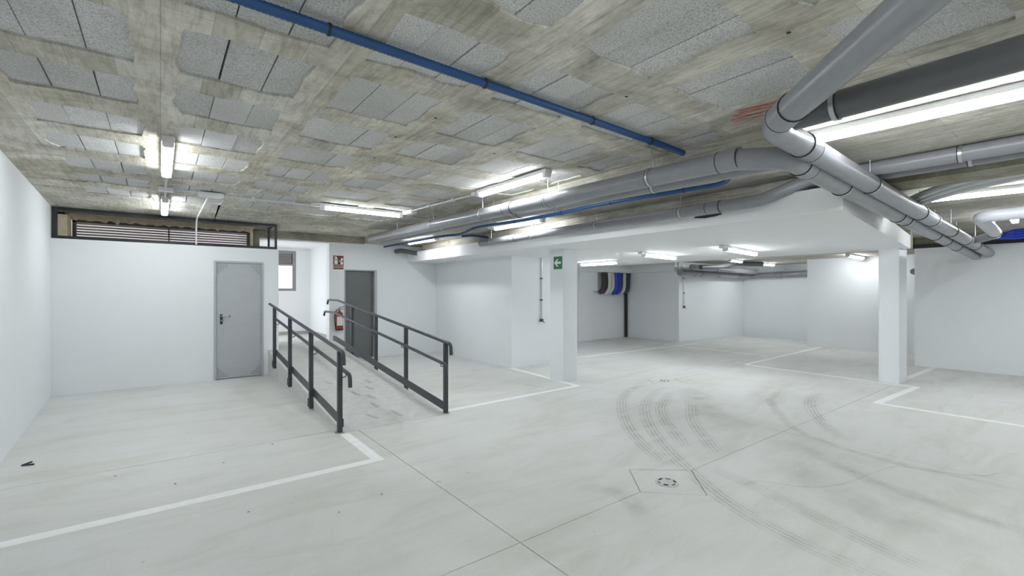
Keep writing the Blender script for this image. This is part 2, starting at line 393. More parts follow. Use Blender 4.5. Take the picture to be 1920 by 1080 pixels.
# ------------------------------------------------------------------ RAMP + LANDING
RX0, RX1, RY0, RY1, LZ = 1.60, 2.88, 5.15, 9.75, 0.48
SL = LZ / (RY1 - RY0)
def rz(y): return max(0.0, min(LZ, (y - RY0) * SL))
m = MB(); b = 0
side = [(RY0, 0.0), (RY0, 0.002), (RY1, LZ), (12.75, LZ), (12.75, 0.0)]
n = len(side)
m.v = [(RX0, y, z) for y, z in side] + [(RX1, y, z) for y, z in side]
m.f = [tuple(range(n)), tuple(n + i for i in reversed(range(n)))] + [(i, (i + 1) % n, n + (i + 1) % n, n + i) for i in range(n)]
rampo = struct(m.build('floor_ramp', 'ramp'), 'concrete access ramp rising between two dark steel railings')
MB().box(RX1, 3.08, 10.86, 12.75, 0.001, LZ).build('landing_edge', 'ramp', rampo)
FT = [(2.42, 6.59), (2.30, 6.21), (2.22, 5.86), (2.05, 5.48), (2.52, 6.9), (2.16, 6.42), (1.98, 7.1), (2.36, 7.35), (2.6, 8.3), (2.35, 5.45)]
for i, (x, y) in enumerate(FT):
    m = MB(); a = R.uniform(-0.35, 0.1); L = 0.13
    for k in range(9):
        t = k / 8 * 2 - 1; w = 0.048 * math.sqrt(max(0.02, 1 - t * t)) * (0.72 if 0 <= t < 0.3 else 1.0)
        px, py = x + math.sin(a) * t * L, y + math.cos(a) * t * L
        for s, u in ((-1, 0), (1, 1)):
            X, Y = px + s * w * math.cos(a), py - s * w * math.sin(a)
            m.v.append((X, Y, (Y - RY0) * SL + 0.004)); m.uv[len(m.v) - 1] = (u, k / 8)
        if k: q = 2 * k; m.f.append((q - 2, q - 1, q + 1, q))
    m.build('footprint', 'foot', rampo)

# ------------------------------------------------------------------ WALLS
def xl(y): return -1.15 - 0.0425 * (y - 6.1)          # the left wall runs slightly askew
struct(MB().prism([(xl(-6.1), -6.1), (xl(-6.1) - 0.2, -6.1), (xl(10.86) - 0.2, 10.86), (xl(10.86), 10.86)], 0.0, 2.98).build('wall_left', 'white'), 'white painted side wall running away from the camera')
# storage wall with door_1
WY = 9.62; DX0, DX1, DZ = 0.745, 1.525, 2.11
w = MB().box(-1.30, DX0, WY, WY + 0.12, 0, 2.36).box(DX1, 1.78, WY, WY + 0.12, 0, 2.36).box(DX0, DX1, WY, WY + 0.12, DZ, 2.36)
w.box(1.66, 1.78, WY + 0.12, 10.68, 0, 2.36)
struct(w.build('wall_storage', 'white'), 'low white storage room wall below the black framed glazing')
# outer wall with louvre opening
w = MB().box(-1.6, 1.62, 10.68, 10.86, 0, 2.44).box(-1.6, -1.22, 10.68, 10.86, 2.44, 2.98).box(1.47, 1.62, 10.68, 10.86, 2.44, 2.98).box(-1.22, 1.47, 10.68, 10.86, 2.83, 2.98)
struct(w.build('wall_outer', 'beam'), 'rough concrete outer wall behind the glazing strip')
# landing walls
w = MB().box(1.62, 3.08, 12.62, 12.75, LZ, 1.585).box(2.74, 3.08, 12.62, 12.75, 1.585, 2.98).box(1.62, 2.74, 12.62, 12.75, 2.595, 2.98).box(1.62, 1.70, 12.62, 12.75, 1.585, 2.595)
struct(w.build('wall_landing', 'white'), 'bright white end wall of the landing with a window')
w = MB().box(1.50, 1.62, 10.86, 11.10, 0, 2.98).box(1.50, 1.62, 12.35, 12.75, 0, 2.98).box(1.50, 1.62, 11.10, 12.35, 2.45, 2.98).box(1.50, 1.62, 11.10, 12.35, 0, LZ)
struct(w.build('wall_entrance', 'white'), 'white wall with the entrance opening beside the landing')
EX0, EX1, EZ = 3.36, 4.13, 2.08
w = MB().box(3.03, EX0, 10.76, 10.98, 0, ZS + 0.1).box(EX1, 5.75, 10.76, 10.98, 0, ZS + 0.1).box(EX0, EX1, 10.76, 10.98, EZ, ZS + 0.1).box(3.08, 3.2, 10.98, 12.75, 0, 2.98)
struct(w.build('wall_extinguisher', 'white'), 'white wall with the dark door and the fire extinguisher')
MB_ = MB().box(EX0 - 0.1, EX1 + 0.1, 11.0, 11.1, 0, 2.3); struct(MB_.build('wall_closing', 'dark'))
struct(MB().box(1.62, 3.10, 10.78, 12.75, 2.66, 2.98).build('ceiling_landing', 'soffit'), 'white lowered ceiling over the landing')
struct(MB().box(1.64, 3.04, 12.60, 12.62, LZ, LZ + 0.085).box(3.062, 3.08, 10.98, 12.6, LZ, LZ + 0.085).build('baseboard_landing', 'skirting'), 'grey skirting along the landing wall')
struct(MB().box(1.47, 3.80, 10.66, 10.78, 2.685, 2.98).build('trim_1', 'beam'), 'dark concrete beam over the landing entrance')
# centre block and far walls
struct(MB().box(5.72, 7.3, 7.49, 10.98, 0, ZW + 0.02).build('wall_centre', 'white'), 'white wall block beside the column with the green sign')
struct(MB().box(7.3, 13.2, 10.32, 10.5, 0, 2.52).build('wall_alcove', 'white'), 'white end wall of the far alcove')
struct(MB().box(10.46, 11.1, 10.22, 10.32, 0, 1.6).box(10.46, 11.28, 10.17, 10.32, 1.6, 2.3).build('trim_2', 'white'), 'white boxed pilaster in the far alcove')
struct(MB().prism([(12.87, 10.32), (12.92, 8.28), (17.0, 8.20), (17.0, 10.5), (13.2, 10.5)], 0, 2.52).build('wall_far_corner', 'white'), 'white far corner wall with the thin hanging conduit')
struct(MB().box(10.25, 12.87, 9.95, 10.17, 2.20, 2.52).prism([(12.72, 9.95), (12.72, 8.3), (12.87, 8.3), (12.87, 9.95)], 2.20, 2.52).build('trim_3', 'white'), 'white beam along the top of the far alcove walls')
struct(MB().box(16.95, 17.3, 4.0, 8.25, 0, 2.52).build('wall_far_end', 'white'), 'white wall at the far end of the garage')
struct(MB().box(14.92, 15.1, 1.4, 5.40, 0, 2.52).box(15.1, 17.3, 5.3, 5.4, 0, 2.52).box(14.92, 15.1, -6.1, 1.4, 0, 2.72).build('wall_far_right', 'white'), 'white wall behind the plain column')
struct(MB().box(12.65, 12.85, -6.1, 2.55, 0, 2.47).build('wall_right', 'white'), 'white wall the two grey drain pipes run into')
struct(MB().box(12.72, 12.85, -6.1, 2.55, 2.56, 2.72).build('trim_4', 'beam'), 'concrete beam over the dark gap of the pipe wall')
struct(MB().box(12.66, 12.85, -6.1, 2.62, 2.472, 2.556).build('trim_8', 'frame'), 'black strip standing in for the dark slot along the top of the pipe wall')  # black strip fills the slot over the wall so that it reads dark
struct(MB().box(-1.8, 17.3, -6.3, -6.1, 0, 2.98).build('wall_behind', 'white'), 'white wall behind the camera')

# columns
def column(x0, x1, y0, y1, label):
    o = MB().box(x0, x1, y0, y1, 0, ZW).build('column', 'white', bevel=0.006, origin=((x0 + x1) / 2, (y0 + y1) / 2, 0))
    return tag(o, label, 'column', 'white columns')
column(5.53, 5.87, 5.77, 6.12, 'white square column carrying the green arrow sign')
column(9.88, 10.36, 2.19, 2.47, 'plain white column beside the pipe wall, no sign on it')

# ------------------------------------------------------------------ CEILING
XC = [(-0.74, -0.12), (0.09, 0.71), (0.90, 1.52), (1.75, 2.35), (2.58, 3.20)]
YC = [(-1.32, -0.74), (-0.52, 0.06), (0.28, 0.86), (1.08, 1.70), (1.97, 2.53), (2.76, 3.35), (3.58, 4.10), (4.40, 4.90), (5.18, 5.70), (5.98, 6.50), (6.78, 7.30), (7.58, 8.08)]
X_EDGE0, X_EDGE1, Y_EDGE0, Y_EDGE1 = -1.95, 3.80, -6.2, 10.90
XB = [X_EDGE0] + [(XC[i][1] + XC[i + 1][0]) / 2 for i in range(len(XC) - 1)] + [3.30]
YB = [Y_EDGE0] + [(YC[i][1] + YC[i + 1][0]) / 2 for i in range(len(YC) - 1)] + [Y_EDGE1]
rib = MB()
cells = []
def tile(bx0, bx1, by0, by1, cx0, cx1, cy0, cy1):
    N = 9; b = len(rib.v)
    inner, outer = [], []
    corners_i = [(cx0, cy0), (cx1, cy0), (cx1, cy1), (cx0, cy1)]; corners_o = [(bx0, by0), (bx1, by0), (bx1, by1), (bx0, by1)]
    rr = [R.uniform(0.0, 0.07) if R.random() < 0.6 else 0.0 for _ in range(4)]
    cx, cy = (cx0 + cx1) / 2, (cy0 + cy1) / 2
    ph = [R.uniform(0, 6.28) for _ in range(4)]; off = [R.uniform(-0.022, 0.022) for _ in range(4)]
    for s in range(4):
        p, q = Vector((*corners_i[s], 0)), Vector((*corners_i[(s + 1) % 4], 0)); po, qo = Vector((*corners_o[s], 0)), Vector((*corners_o[(s + 1) % 4], 0))
        d = (q - p).normalized(); nn = Vector((-d.y, d.x, 0))
        for k in range(N):
            t = k / N; v = p.lerp(q, t)
            wob = 0.009 * math.sin(ph[s] + t * 9) + R.uniform(-0.006, 0.006) + off[s] * math.sin(math.pi * min(1, max(0, t)))
            v = v + nn * wob
            c0 = max(0, 1 - t * 5) * rr[s] + max(0, 1 - (1 - t) * 5) * rr[(s + 1) % 4]
            v = v + nn * c0 * 0.7
            inner.append(v); outer.append(po.lerp(qo, t))
    T = len(inner)
    rib.v += [(p.x, p.y, ZC) for p in outer] + [(p.x, p.y, ZC) for p in inner] + [(p.x, p.y, ZC + 0.05) for p in inner]
    for i in range(T):
        j = (i + 1) % T
        rib.f.append((b + i, b + j, b + T + j, b + T + i)); rib.f.append((b + T + i, b + T + j, b + 2 * T + j, b + 2 * T + i))
def fill_blocks(parent, cx0, cx1, cy0, cy1, n):
    mx, my = 0.035, 0.035; w = (cx1 - cx0 + 2 * mx) / n
    for i in range(n):
        x0 = cx0 - mx + i * w; a = 0.0015 + R.uniform(0, 0.0035)
        z = ZC + 0.009 + R.uniform(0, 0.009)
        poly = [(x0 + a, cy0 - my), (x0 + w - a, cy0 - my), (x0 + w - a + R.uniform(-0.003, 0.003), cy1 + my), (x0 + a + R.uniform(-0.003, 0.003), cy1 + my)]
        ctr = (x0 + w / 2, (cy0 + cy1) / 2, z)
        MB().prism(poly, z, z + 0.04).build('ceiling_block', 'block', parent, origin=ctr)
for i in range(len(XC)):
    for j in range(len(YC)):
        tile(XB[i], XB[i + 1], YB[j], YB[j + 1], *XC[i], *YC[j]); cells.append((*XC[i], *YC[j], 3))
# narrow last column next to the step
X6 = (3.40, 3.72)
for j in range(len(YC)):
    if YC[j][0] > 1.9: tile(XB[-1], X_EDGE1, YB[j], YB[j + 1], *X6, *YC[j]); cells.append((*X6, *YC[j], 2))
rib.box(3.30, X_EDGE1, Y_EDGE0, YB[4], ZC, ZC + 0.01)
ceil = struct(rib.build('ceiling', 'concY'), 'raw concrete waffle slab ceiling with lightweight block infill')
MB().box(X_EDGE0, X_EDGE1, Y_EDGE0, Y_EDGE1, ZC + 0.05, ZC + 0.12).build('slab_top', 'gap', ceil)
for c in cells: fill_blocks(ceil, *c)
# form-tie holes and red spray marks
for x, y in ((1.55, 3.62), (1.62, 3.05), (1.63, 4.3), (1.64, 5.0), (2.47, 3.5), (1.60, 5.6), (2.44, 1.95), (2.48, 0.98)):
    MB().lathe([(0.011, 0.0), (0.011, 0.004)], (x, y, ZC - 0.001), 10).build('tie_hole', 'dark', ceil)
for k in range(12):
    x0, y0 = 3.24 + k * 0.019 + R.uniform(-0.02, 0.02), 1.62 + k * 0.012 + R.uniform(-0.03, 0.04)
    a, b = Vector((x0, y0, ZC - 0.001)), Vector((x0 + R.uniform(0.0, 0.10), y0 - R.uniform(0.12, 0.30), ZC - 0.001))
    MB().obox(a, b, R.uniform(0.006, 0.013), 0.0008).build('spray_stroke', 'paintred', ceil)
struct(MB().box(3.80, 17.35, 1.45, 10.98, ZS, 2.98).box(3.48, 17.35, -6.2, 1.45, ZS, 2.98).build('ceiling_solid', 'concB'), 'board-marked solid concrete ceiling beyond the step')
struct(MB().box(10.6, 17.3, 2.6, 10.5, 2.50, ZS).build('ceiling_far', 'concB'), 'low raw concrete ceiling over the far bays')
struct(MB().box(5.45, 5.92, -6.1, 1.42, 2.57, ZS).build('trim_5', 'beam'), 'concrete downstand beam beside the drain pipes')
drop = MB().prism([(4.92, 1.49), (10.25, 2.12), (10.25, 10.32), (7.3, 10.32), (7.3, 10.97), (4.92, 10.76)], ZW, 2.53)
struct(drop.build('ceiling_dropped', 'soffit'), 'white painted dropped soffit carried by the two columns')
struct(MB().prism([(5.10, 1.75), (10.25, 2.30), (10.25, 10.32), (5.10, 10.32)], 2.53, ZS).build('trim_6', 'concB'), 'raw concrete set back above the white soffit edge')
struct(MB().prism([(10.25, 2.12), (10.8, 2.2), (10.8, 2.62), (10.25, 2.62)], 2.33, ZS).build('trim_7', 'concB'))

# ------------------------------------------------------------------ GLAZED STRIP ABOVE THE STORAGE WALL + LOUVRE
fr = thing('glazed_partition', 'black steel frame with a glass side pane on top of the storage wall', 'glazing', (0.2, WY + 0.05, 2.36))
t = 0.035
FX0 = -1.292; FX1 = 1.76; FZ0, FZ1 = 2.362, 2.836; fy = WY + 0.03
MB().box(FX0, FX1, fy, fy + 0.05, FZ0, FZ0 + 0.045).build('bottom_rail', 'frame', fr)
MB().box(FX0, FX1, fy, fy + 0.05, FZ1 - 0.045, FZ1).build('top_rail', 'frame', fr)
MB().box(FX0, FX0 + 0.05, fy, fy + 0.05, FZ0 + 0.045, FZ1 - 0.045).build('post', 'frame', fr)
MB().box(FX1 - 0.035, FX1, fy, fy + 0.05, FZ0 + 0.045, FZ1 - 0.045).build('post', 'frame', fr)
MB().box(FX1 - 0.035, FX1, 10.38, 10.42, FZ0, FZ1).build('post', 'frame', fr)
MB().box(FX1 - 0.035, FX1, fy + 0.05, 10.38, FZ0, FZ0 + 0.035).box(FX1 - 0.035, FX1, fy + 0.05, 10.38, FZ1 - 0.035, FZ1).build('side_rail', 'frame', fr)
MB().box(FX1 - 0.022, FX1 - 0.016, fy + 0.05, 10.38, FZ0 + 0.035, FZ1 - 0.035).build('pane', 'glass', fr)
# sand-coloured reveal: plaster and foam
rv = thing('opening_surround', 'sand coloured foam and plaster around the louvre opening', 'surround', (0.1, 10.6, 2.44))
m = MB(); N = 70; yy0, yy1 = 10.55, 10.679
base = []
for i in range(N + 1):
    x = -1.22 + 2.69 * i / N; z = 2.792 - 0.010 * math.sin(i * 1.3) - R.uniform(0, 0.018) - (0.03 if R.random() < 0.07 else 0)
    base.append((x, z))
for i, (x, z) in enumerate(base): m.v += [(x, yy0 + R.uniform(-0.01, 0.01), z), (x, yy1, z - 0.006), (x, yy1, 2.832), (x, yy0 - 0.35, 2.832)]
for i in range(N):
    a, b = 4 * i, 4 * i + 4
    m.f += [(a, b, b + 1, a + 1), (a + 3, b + 3, b, a), (a + 1, b + 1, b + 2, a + 2), (a + 2, b + 2, b + 3, a + 3)]
m.build('foam_lintel', 'foam', rv)
MB().box(-1.30, -1.19, 10.2, 10.678, 2.445, 2.80).build('left_reveal', 'foam', rv)
MB().box(1.45, 1.485, 10.56, 10.678, 2.445, 2.79).build('right_reveal', 'foam', rv)
lv = thing('louvre_window', 'wide taupe metal louvre letting daylight in above the storage wall', 'louvre', (0.12, 10.77, 2.445))
LX0, LX1 = -1.19, 1.45
MB().box(LX0, LX0 + 0.05, 10.70, 10.80, 2.445, 2.80).box(LX1 - 0.05, LX1, 10.70, 10.80, 2.445, 2.80).box(LX0, LX1, 10.70, 10.80, 2.745, 2.80).box(LX0, LX1, 10.70, 10.80, 2.445, 2.465).build('frame', 'slatf', lv)
MB().box(0.115, 0.135, 10.69, 10.705, 2.46, 2.76).build('mullion', 'slatf', lv)
for k in range(6):
    z = 2.480 + k * 0.046
    m = MB().obox((LX0 + 0.05, 10.735, z + 0.014), (LX1 - 0.05, 10.735, z + 0.014), 0.005, 0.0415, (0, -0.35, 0.93))
    m.build('slat', 'slat', lv)

# ------------------------------------------------------------------ DOORS
d1 = struct(MB().box(DX0, DX0 + 0.035, WY - 0.012, WY + 0.1, 0, DZ).box(DX1 - 0.035, DX1, WY - 0.012, WY + 0.1, 0, DZ).box(DX0 + 0.035, DX1 - 0.035, WY - 0.012, WY + 0.1, DZ - 0.035, DZ).build('door_1', 'doorg'), 'light grey steel storage door with corner vent slots')
LFX0, LFX1 = DX0 + 0.038, DX1 - 0.038
leaf = MB().box(LFX0, LFX1, WY + 0.01, WY + 0.06, 0.012, DZ - 0.038).build('leaf', 'doorg', d1)
def vents(sx, sz):
    m = MB(); cx = LFX0 + 0.025 if sx > 0 else LFX1 - 0.025; cz = 0.05 if sz > 0 else DZ - 0.075
    st, ln, th = 0.042, 0.030, 0.004; yy = WY + 0.0085
    for i in range(4):
        for j in range(4):
            if i + j > 3: continue
            x, z = cx + sx * i * st, cz + sz * j * st
            xa, xb = sorted((x, x + sx * ln)); za, zb = sorted((z - th, z + th)); m.box(xa, xb, yy, yy + 0.003, z - th / 2, z + th / 2)
            if i + j < 4: za, zb = sorted((z + sz * 0.004, z + sz * (ln + 0.006))); m.box(x - th / 2, x + th / 2, yy, yy + 0.003, za, zb)
    m.build('vent_slots', 'dark', leaf)
for sx in (1, -1):
    for sz in (1, -1): vents(sx, sz)
hx = LFX0 + 0.075
pl = MB(); prof = []
for k in range(24):
    a = 2 * math.pi * k / 24; prof.append((hx + 0.02 * math.cos(a), 0.07 * (1 if math.sin(a) >= 0 else -1) + 1.07 + 0.02 * math.sin(a)))
b0 = len(pl.v); pl.v = [(x, WY + 0.01, z) for x, z in prof] + [(x, WY - 0.002, z) for x, z in prof]
pl.f = [tuple(range(24)), tuple(24 + i for i in reversed(range(24)))] + [(i, (i + 1) % 24, 24 + (i + 1) % 24, 24 + i) for i in range(24)]
pl.build('lock_plate', 'rubber', leaf)
MB().tube([(hx, WY - 0.0, 1.125), (hx, WY - 0.05, 1.125), (hx + 0.12, WY - 0.05, 1.125)], 0.009, 10, 0.02).build('lever', 'steel', leaf, True)
MB().tube([(hx + 0.118, WY - 0.05, 1.125), (hx + 0.132, WY - 0.05, 1.125)], 0.0115, 10).build('lever_tip', 'rubber', leaf, True)
MB().lathe([(0.008, 0), (0.008, 0.03)], (hx, WY - 0.004, 1.03), 10).build('key_cylinder', 'steel', leaf)
d2 = struct(MB().box(EX0, EX0 + 0.03, 10.76, 10.90, 0, EZ).box(EX1 - 0.06, EX1, 10.735, 10.90, 0, EZ).box(EX0 + 0.03, EX1 - 0.06, 10.76, 10.90, EZ - 0.025, EZ).build('door_2', 'doorg'), 'dark grey door at floor level beside the ramp top')
MB().box(EX0 + 0.03, EX1 - 0.06, 10.86, 10.90, 0.012, EZ - 0.025).build('leaf', 'doord', d2)
MB().box(EX0 + 0.03, EX1 - 0.06, 10.76, 10.86, 0.0, 0.012).build('threshold', 'steel', d2)
# window of the landing
w1 = struct(MB().box(1.70, 2.74, 12.64, 12.70, 1.585, 1.65).box(1.70, 2.74, 12.64, 12.70, 2.53, 2.595).box(2.66, 2.74, 12.64, 12.70, 1.65, 2.53).box(1.70, 1.76, 12.64, 12.70, 1.65, 2.53).box(1.76, 2.66, 12.64, 12.70, 2.22, 2.27).build('window_1', 'alu'), 'grey aluminium landing window with a vent grille on top')
for k in range(6): MB().obox((1.78, 12.66, 2.30 + k * 0.042), (2.64, 12.66, 2.30 + k * 0.042), 0.004, 0.048, (0, -0.5, 0.86)).build('grille_slat', 'alu', w1)
MB().box(1.76, 2.66, 12.69, 12.70, 2.27, 2.53).build('grille_back', 'slatf', w1)
MB().box(1.76, 2.66, 12.665, 12.671, 1.65, 2.22).build('pane', 'glass', w1)

# ------------------------------------------------------------------ RAILINGS
def railing(x, inner, post_y, side_mount, y_end, label):
    t = thing('ramp_railing', label, 'railing', (x, post_y[0], 0), 'ramp railings')
    top = lambda y: 0.905 + rz(y); mid = lambda y: 0.655 + rz(y)
    for i, y in enumerate(post_y):
        zb = 0.006 if i == 0 else (rz(y) - (0.16 if side_mount else 0.04))
        zb = max(zb, 0.02) if i else zb
        MB().box(x - 0.025, x + 0.025, y - 0.025, y + 0.025, zb, top(y) - 0.012).build('post', 'rail', t, bevel=0.003)
        if i == 0: MB().lathe([(0.055, 0), (0.055, 0.007)], (x, y, 0), 20).build('base_plate', 'steel', t)
        elif side_mount: MB().box(x - 0.03, x + 0.02, y + 0.025, y + 0.055, zb + 0.02, zb + 0.13).build('fixing_plate', 'rail', t)
        # bracket for the lower handrail
        zm = mid(y)
        MB().tube([(x, y + 0.0, zm - 0.055), (x + inner * 0.07, y, zm - 0.055), (x + inner * 0.07, y, zm - 0.015)], 0.006, 8, 0.025).build('bracket', 'rail', t, True)
    y0 = post_y[0]
    def hand(xx, h, drop):
        pts = [(xx, y0 - 0.14, h(y0) - 0.02 - drop), (xx, y0 - 0.13, h(y0) - 0.012), (xx, y0, h(y0))]
        if y_end > RY1: pts += [(xx, RY1, h(RY1)), (xx, y_end, h(RY1)), (xx, y_end + 0.06, h(RY1) - 0.09)]
        else: pts += [(xx, y_end, h(y_end)), (xx + 0.0, y_end + 0.06, h(y_end) + 0.005)]
        return MB().tube(pts, 0.022, 14, 0.075, seg=8).build('handrail', 'rail', t, True)
    hand(x, top, 0.13); hand(x + inner * 0.07, mid, 0.13)
    ya, yb = post_y[0] + 0.02, min(post_y[-1] + (1.1 if y_end > RY1 else 0.02), 10.0)
    ks = [(x + inner * 0.03, ya, rz(ya) + 0.095)] + ([(x + inner * 0.03, RY1, rz(RY1) + 0.11), (x + inner * 0.03, yb, LZ + 0.11)] if yb > RY1 else [(x + inner * 0.03, yb, rz(yb) + 0.11)])
    m = MB()
    for a, b in zip(ks[:-1], ks[1:]): m.obox(a, b, 0.010, 0.105)
    m.build('kick_plate', 'rail', t)
    for y in post_y[:1]: MB().box(x + inner * 0.025, x + inner * 0.034, y - 0.03, y + 0.03, 0.06, 0.15).build('kick_bracket', 'rail', t)
    return t
railing(1.575, 1, [5.2, 6.42, 7.66, 8.86], True, 9.25, 'dark steel ramp railing on the side of the storage door')
railing(2.905, -1, [5.2, 6.40, 7.60, 8.82], False, 10.40, 'dark steel ramp railing on the side of the dark door and extinguisher')

# ------------------------------------------------------------------ LIGHTS (surface mounted LED battens)
def batten(a, b, z, label, cap_a=True, cap_b=True, box_end=None, group='surface mounted tube lights'):
    """a, b: ends in plan; z: underside of the ceiling it hangs from"""
    a, b = Vector((*a, z)), Vector((*b, z)); d = (b - a).normalized(); c = (a + b) / 2
    t = thing('tube_light', label, 'light', (c.x, c.y, z), group)
    e = 0.065
    MB().obox(a - Vector((0, 0, 0.022)), b - Vector((0, 0, 0.020)), 0.090, 0.038).build('housing', 'plastic', t)
    for p, s in ((a, 1), (b, -1)):
        MB().obox(p - Vector((0, 0, 0.045)), p + d * e * s - Vector((0, 0, 0.045)), 0.082, 0.085).build('end_cap', 'plastic', t, bevel=0.008)
    A, B = a + d * e, b - d * e; m = MB(); side = d.cross(Vector((0, 0, 1)))
    prof = [(-0.043, -0.040), (-0.038, -0.062), (-0.027, -0.080), (0.0, -0.088), (0.027, -0.080), (0.038, -0.062), (0.043, -0.040)]
    for P in (A, B):
        for x, zz in prof: m.v.append(tuple(P + side * x + Vector((0, 0, zz))))
    n = len(prof)
    m.f = [(i, (i + 1) % n, n + (i + 1) % n, n + i) for i in range(n)] + [tuple(range(n)), tuple(n + i for i in reversed(range(n)))]
    m.build('diffuser', 'led', t)
    if box_end is not None:
        p = (a if box_end == 0 else b) - d * (0.13 if box_end == 0 else -0.13)
        MB().obox(p - Vector((0, 0, 0.025)), p + d * 0.11 * (1 if box_end == 0 else -1) - Vector((0, 0, 0.025)), 0.09, 0.045).build('connection_box', 'plastic', t, bevel=0.006)
    return t
batten((0.05, 4.72), (0.05, 6.08), ZC, 'tube light on the block ceiling pointing at the louvre, farther from it')
batten((0.05, 7.70), (0.05, 9.10), ZC, 'tube light right in front of the louvre and glazed strip')
batten((1.84, 6.98), (3.10, 6.98), ZC, 'tube light on the block ceiling running crosswise over the ramp')
batten((3.22, 3.58), (3.22, 4.90), ZC, 'tube light beside the long grey pipes over the waffle ceiling edge', box_end=1)
batten((4.50, 8.40), (4.42, 9.60), ZS, 'tube light near the back wall beside the blue conduit', box_end=0)
batten((4.62, 5.25), (4.58, 6.50), ZS, 'tube light between the blue conduit and the soffit drain pipe', box_end=1)
batten((3.78, 0.02), (3.72, 1.40), ZS, 'tube light beside the dark grey pipe near the pipe elbow')
batten((7.35, 0.10), (7.20, 1.45), ZS, 'tube light beyond the concrete downstand beam')
batten((9.2, 0.88), (10.5, 0.92), ZS, 'tube light above the bright blue bundle by the pipe wall')
batten((8.50, 7.00), (8.50, 8.25), ZW, 'tube light under the white soffit in front of the alcove', box_end=0)
batten((7.12, 5.30), (8.40, 5.46), ZW, 'tube light under the white soffit between alcove and plain column', box_end=0)
batten((7.22, 3.80), (8.66, 3.97), ZW, 'tube light under the white soffit on the plain column side', box_end=0)
batten((12.7, 6.55), (13.6, 6.65), 2.50, 'tube light on the low far ceiling above the bunched drain pipes')
batten((14.9, 6.85), (16.1, 6.80), 2.50, 'tube light on the low far ceiling by the end wall')
batten((13.35, 3.95), (14.75, 4.02), 2.50, 'tube light washing the wall behind the plain column')
# added fill battens outside the view, to brighten ceiling, floor and right wall
batten((0.05, -0.6), (0.05, 0.8), ZC, 'added fill tube light on the block ceiling above the viewpoint')
batten((1.6, -1.9), (2.9, -1.9), ZC, 'added fill tube light on the block ceiling just behind the viewpoint')
batten((6.4, -2.2), (6.4, -0.9), ZS, 'added fill tube light beside the beam behind the viewpoint')
batten((-0.6, -2.4), (-0.6, -1.1), ZC, 'added fill tube light along the side wall behind the viewpoint')
batten((0.3, -3.6), (1.6, -3.6), ZC, 'added fill tube light over the bay behind the viewpoint')
batten((10.9, -1.6), (10.9, -0.3), ZS, 'added fill tube light beside the pipe wall just outside the view')
batten((8.9, -1.9), (8.9, -0.6), ZS, 'added fill tube light between beam and pipe wall outside the view')

# ------------------------------------------------------------------ PIPES
def pipe(name, label, pts, r, mat='pvc', fillet=0.18, couplings=(), clamps=(), ceil_z=ZS, cat='pipe', n=20, group='suspended pipes'):
    P = [Vector(p) for p in pts]
    t = thing(name, label, cat, tuple(P[0]), group)
    MB().tube(pts, r, n, fillet).build('pipe_run', mat, t, True)
    L = [(P[i + 1] - P[i]).length for i in range(len(P) - 1)]
    def at(s):
        for i, l in enumerate(L):
            if s <= l or i == len(L) - 1: d = (P[i + 1] - P[i]).normalized(); return P[i] + d * s, d
            s -= l
    for s in couplings:
        p, d = at(s)
        c = MB().tube([p - d * 0.075, p + d * 0.075], r * 1.07, n).build('coupling', mat, t, True)
        for q in (-0.08, 0.075): MB().tube([p + d * q, p + d * (q + 0.006)], r * 1.085, n).build('seal_ring', 'rubber', c, True)
    for s in clamps:
        p, d = at(s)
        c = MB().tube([p - d * 0.012, p + d * 0.012], r * 1.09, n).build('pipe_clamp', 'steel', t, True)
        MB().tube([p - d * 0.017, p - d * 0.011], r * 1.10, n).build('rubber_lining', 'rubber', c, True)
        cz = ZC if (p.x < 3.48 or (p.x < 3.8 and p.y > 1.45)) else ceil_z
        MB().tube([p + Vector((0, 0, r)), Vector((p.x, p.y, cz))], 0.0045, 8).build('threaded_rod', 'steel', c, True)
    return t
RP = 0.078
# A: diagonal run, 45 degree elbow, then along the soffit edge into the wall
EL = (2.90, 1.245, 2.54)
pipe('drain_pipe', 'grey drain pipe with a shiny elbow running from overhead into the far white wall', [(1.35, -0.305, 2.57), EL, (12.66, 1.45, 2.30)], RP, fillet=0.16,
     couplings=(1.98, 2.75, 6.8, 9.3), clamps=(4.2, 6.1, 8.0, 10.2), ceil_z=ZS)
# dark pipe that joins A at the elbow
pipe('drain_pipe', 'dark grey drain pipe joining the shiny elbow beside the long tube light', [(2.86, -1.6, 2.56), (2.86, 1.10, 2.545)], 0.073, 'pvcd', couplings=(), clamps=(2.50,), ceil_z=ZC)
# B: two long pipes along the waffle edge, the first continuing as the lower pipe into the wall
pipe('drain_pipe', 'long grey drain pipe nearest the waffle ceiling, bending into the lower wall pipe', [(3.42, 9.2, 2.645), (3.40, 1.72, 2.54), (3.42, 1.36, 2.475), (12.66, 1.63, 2.255)], RP,
     fillet=0.10, couplings=(4.7, 7.45, 8.15, 11.3, 13.9), clamps=(1.3, 2.7, 4.1, 5.4, 6.75, 9.0, 10.9, 13.0, 14.8), ceil_z=ZS)
pipe('drain_pipe', 'long grey drain pipe running close behind the other, ending at the branch', [(3.66, 9.2, 2.635), (3.66, 1.46, 2.53)], RP * 0.86, fillet=0.16, couplings=(4.5,), clamps=(1.2, 2.6, 4.0, 5.3, 6.6), ceil_z=ZC)
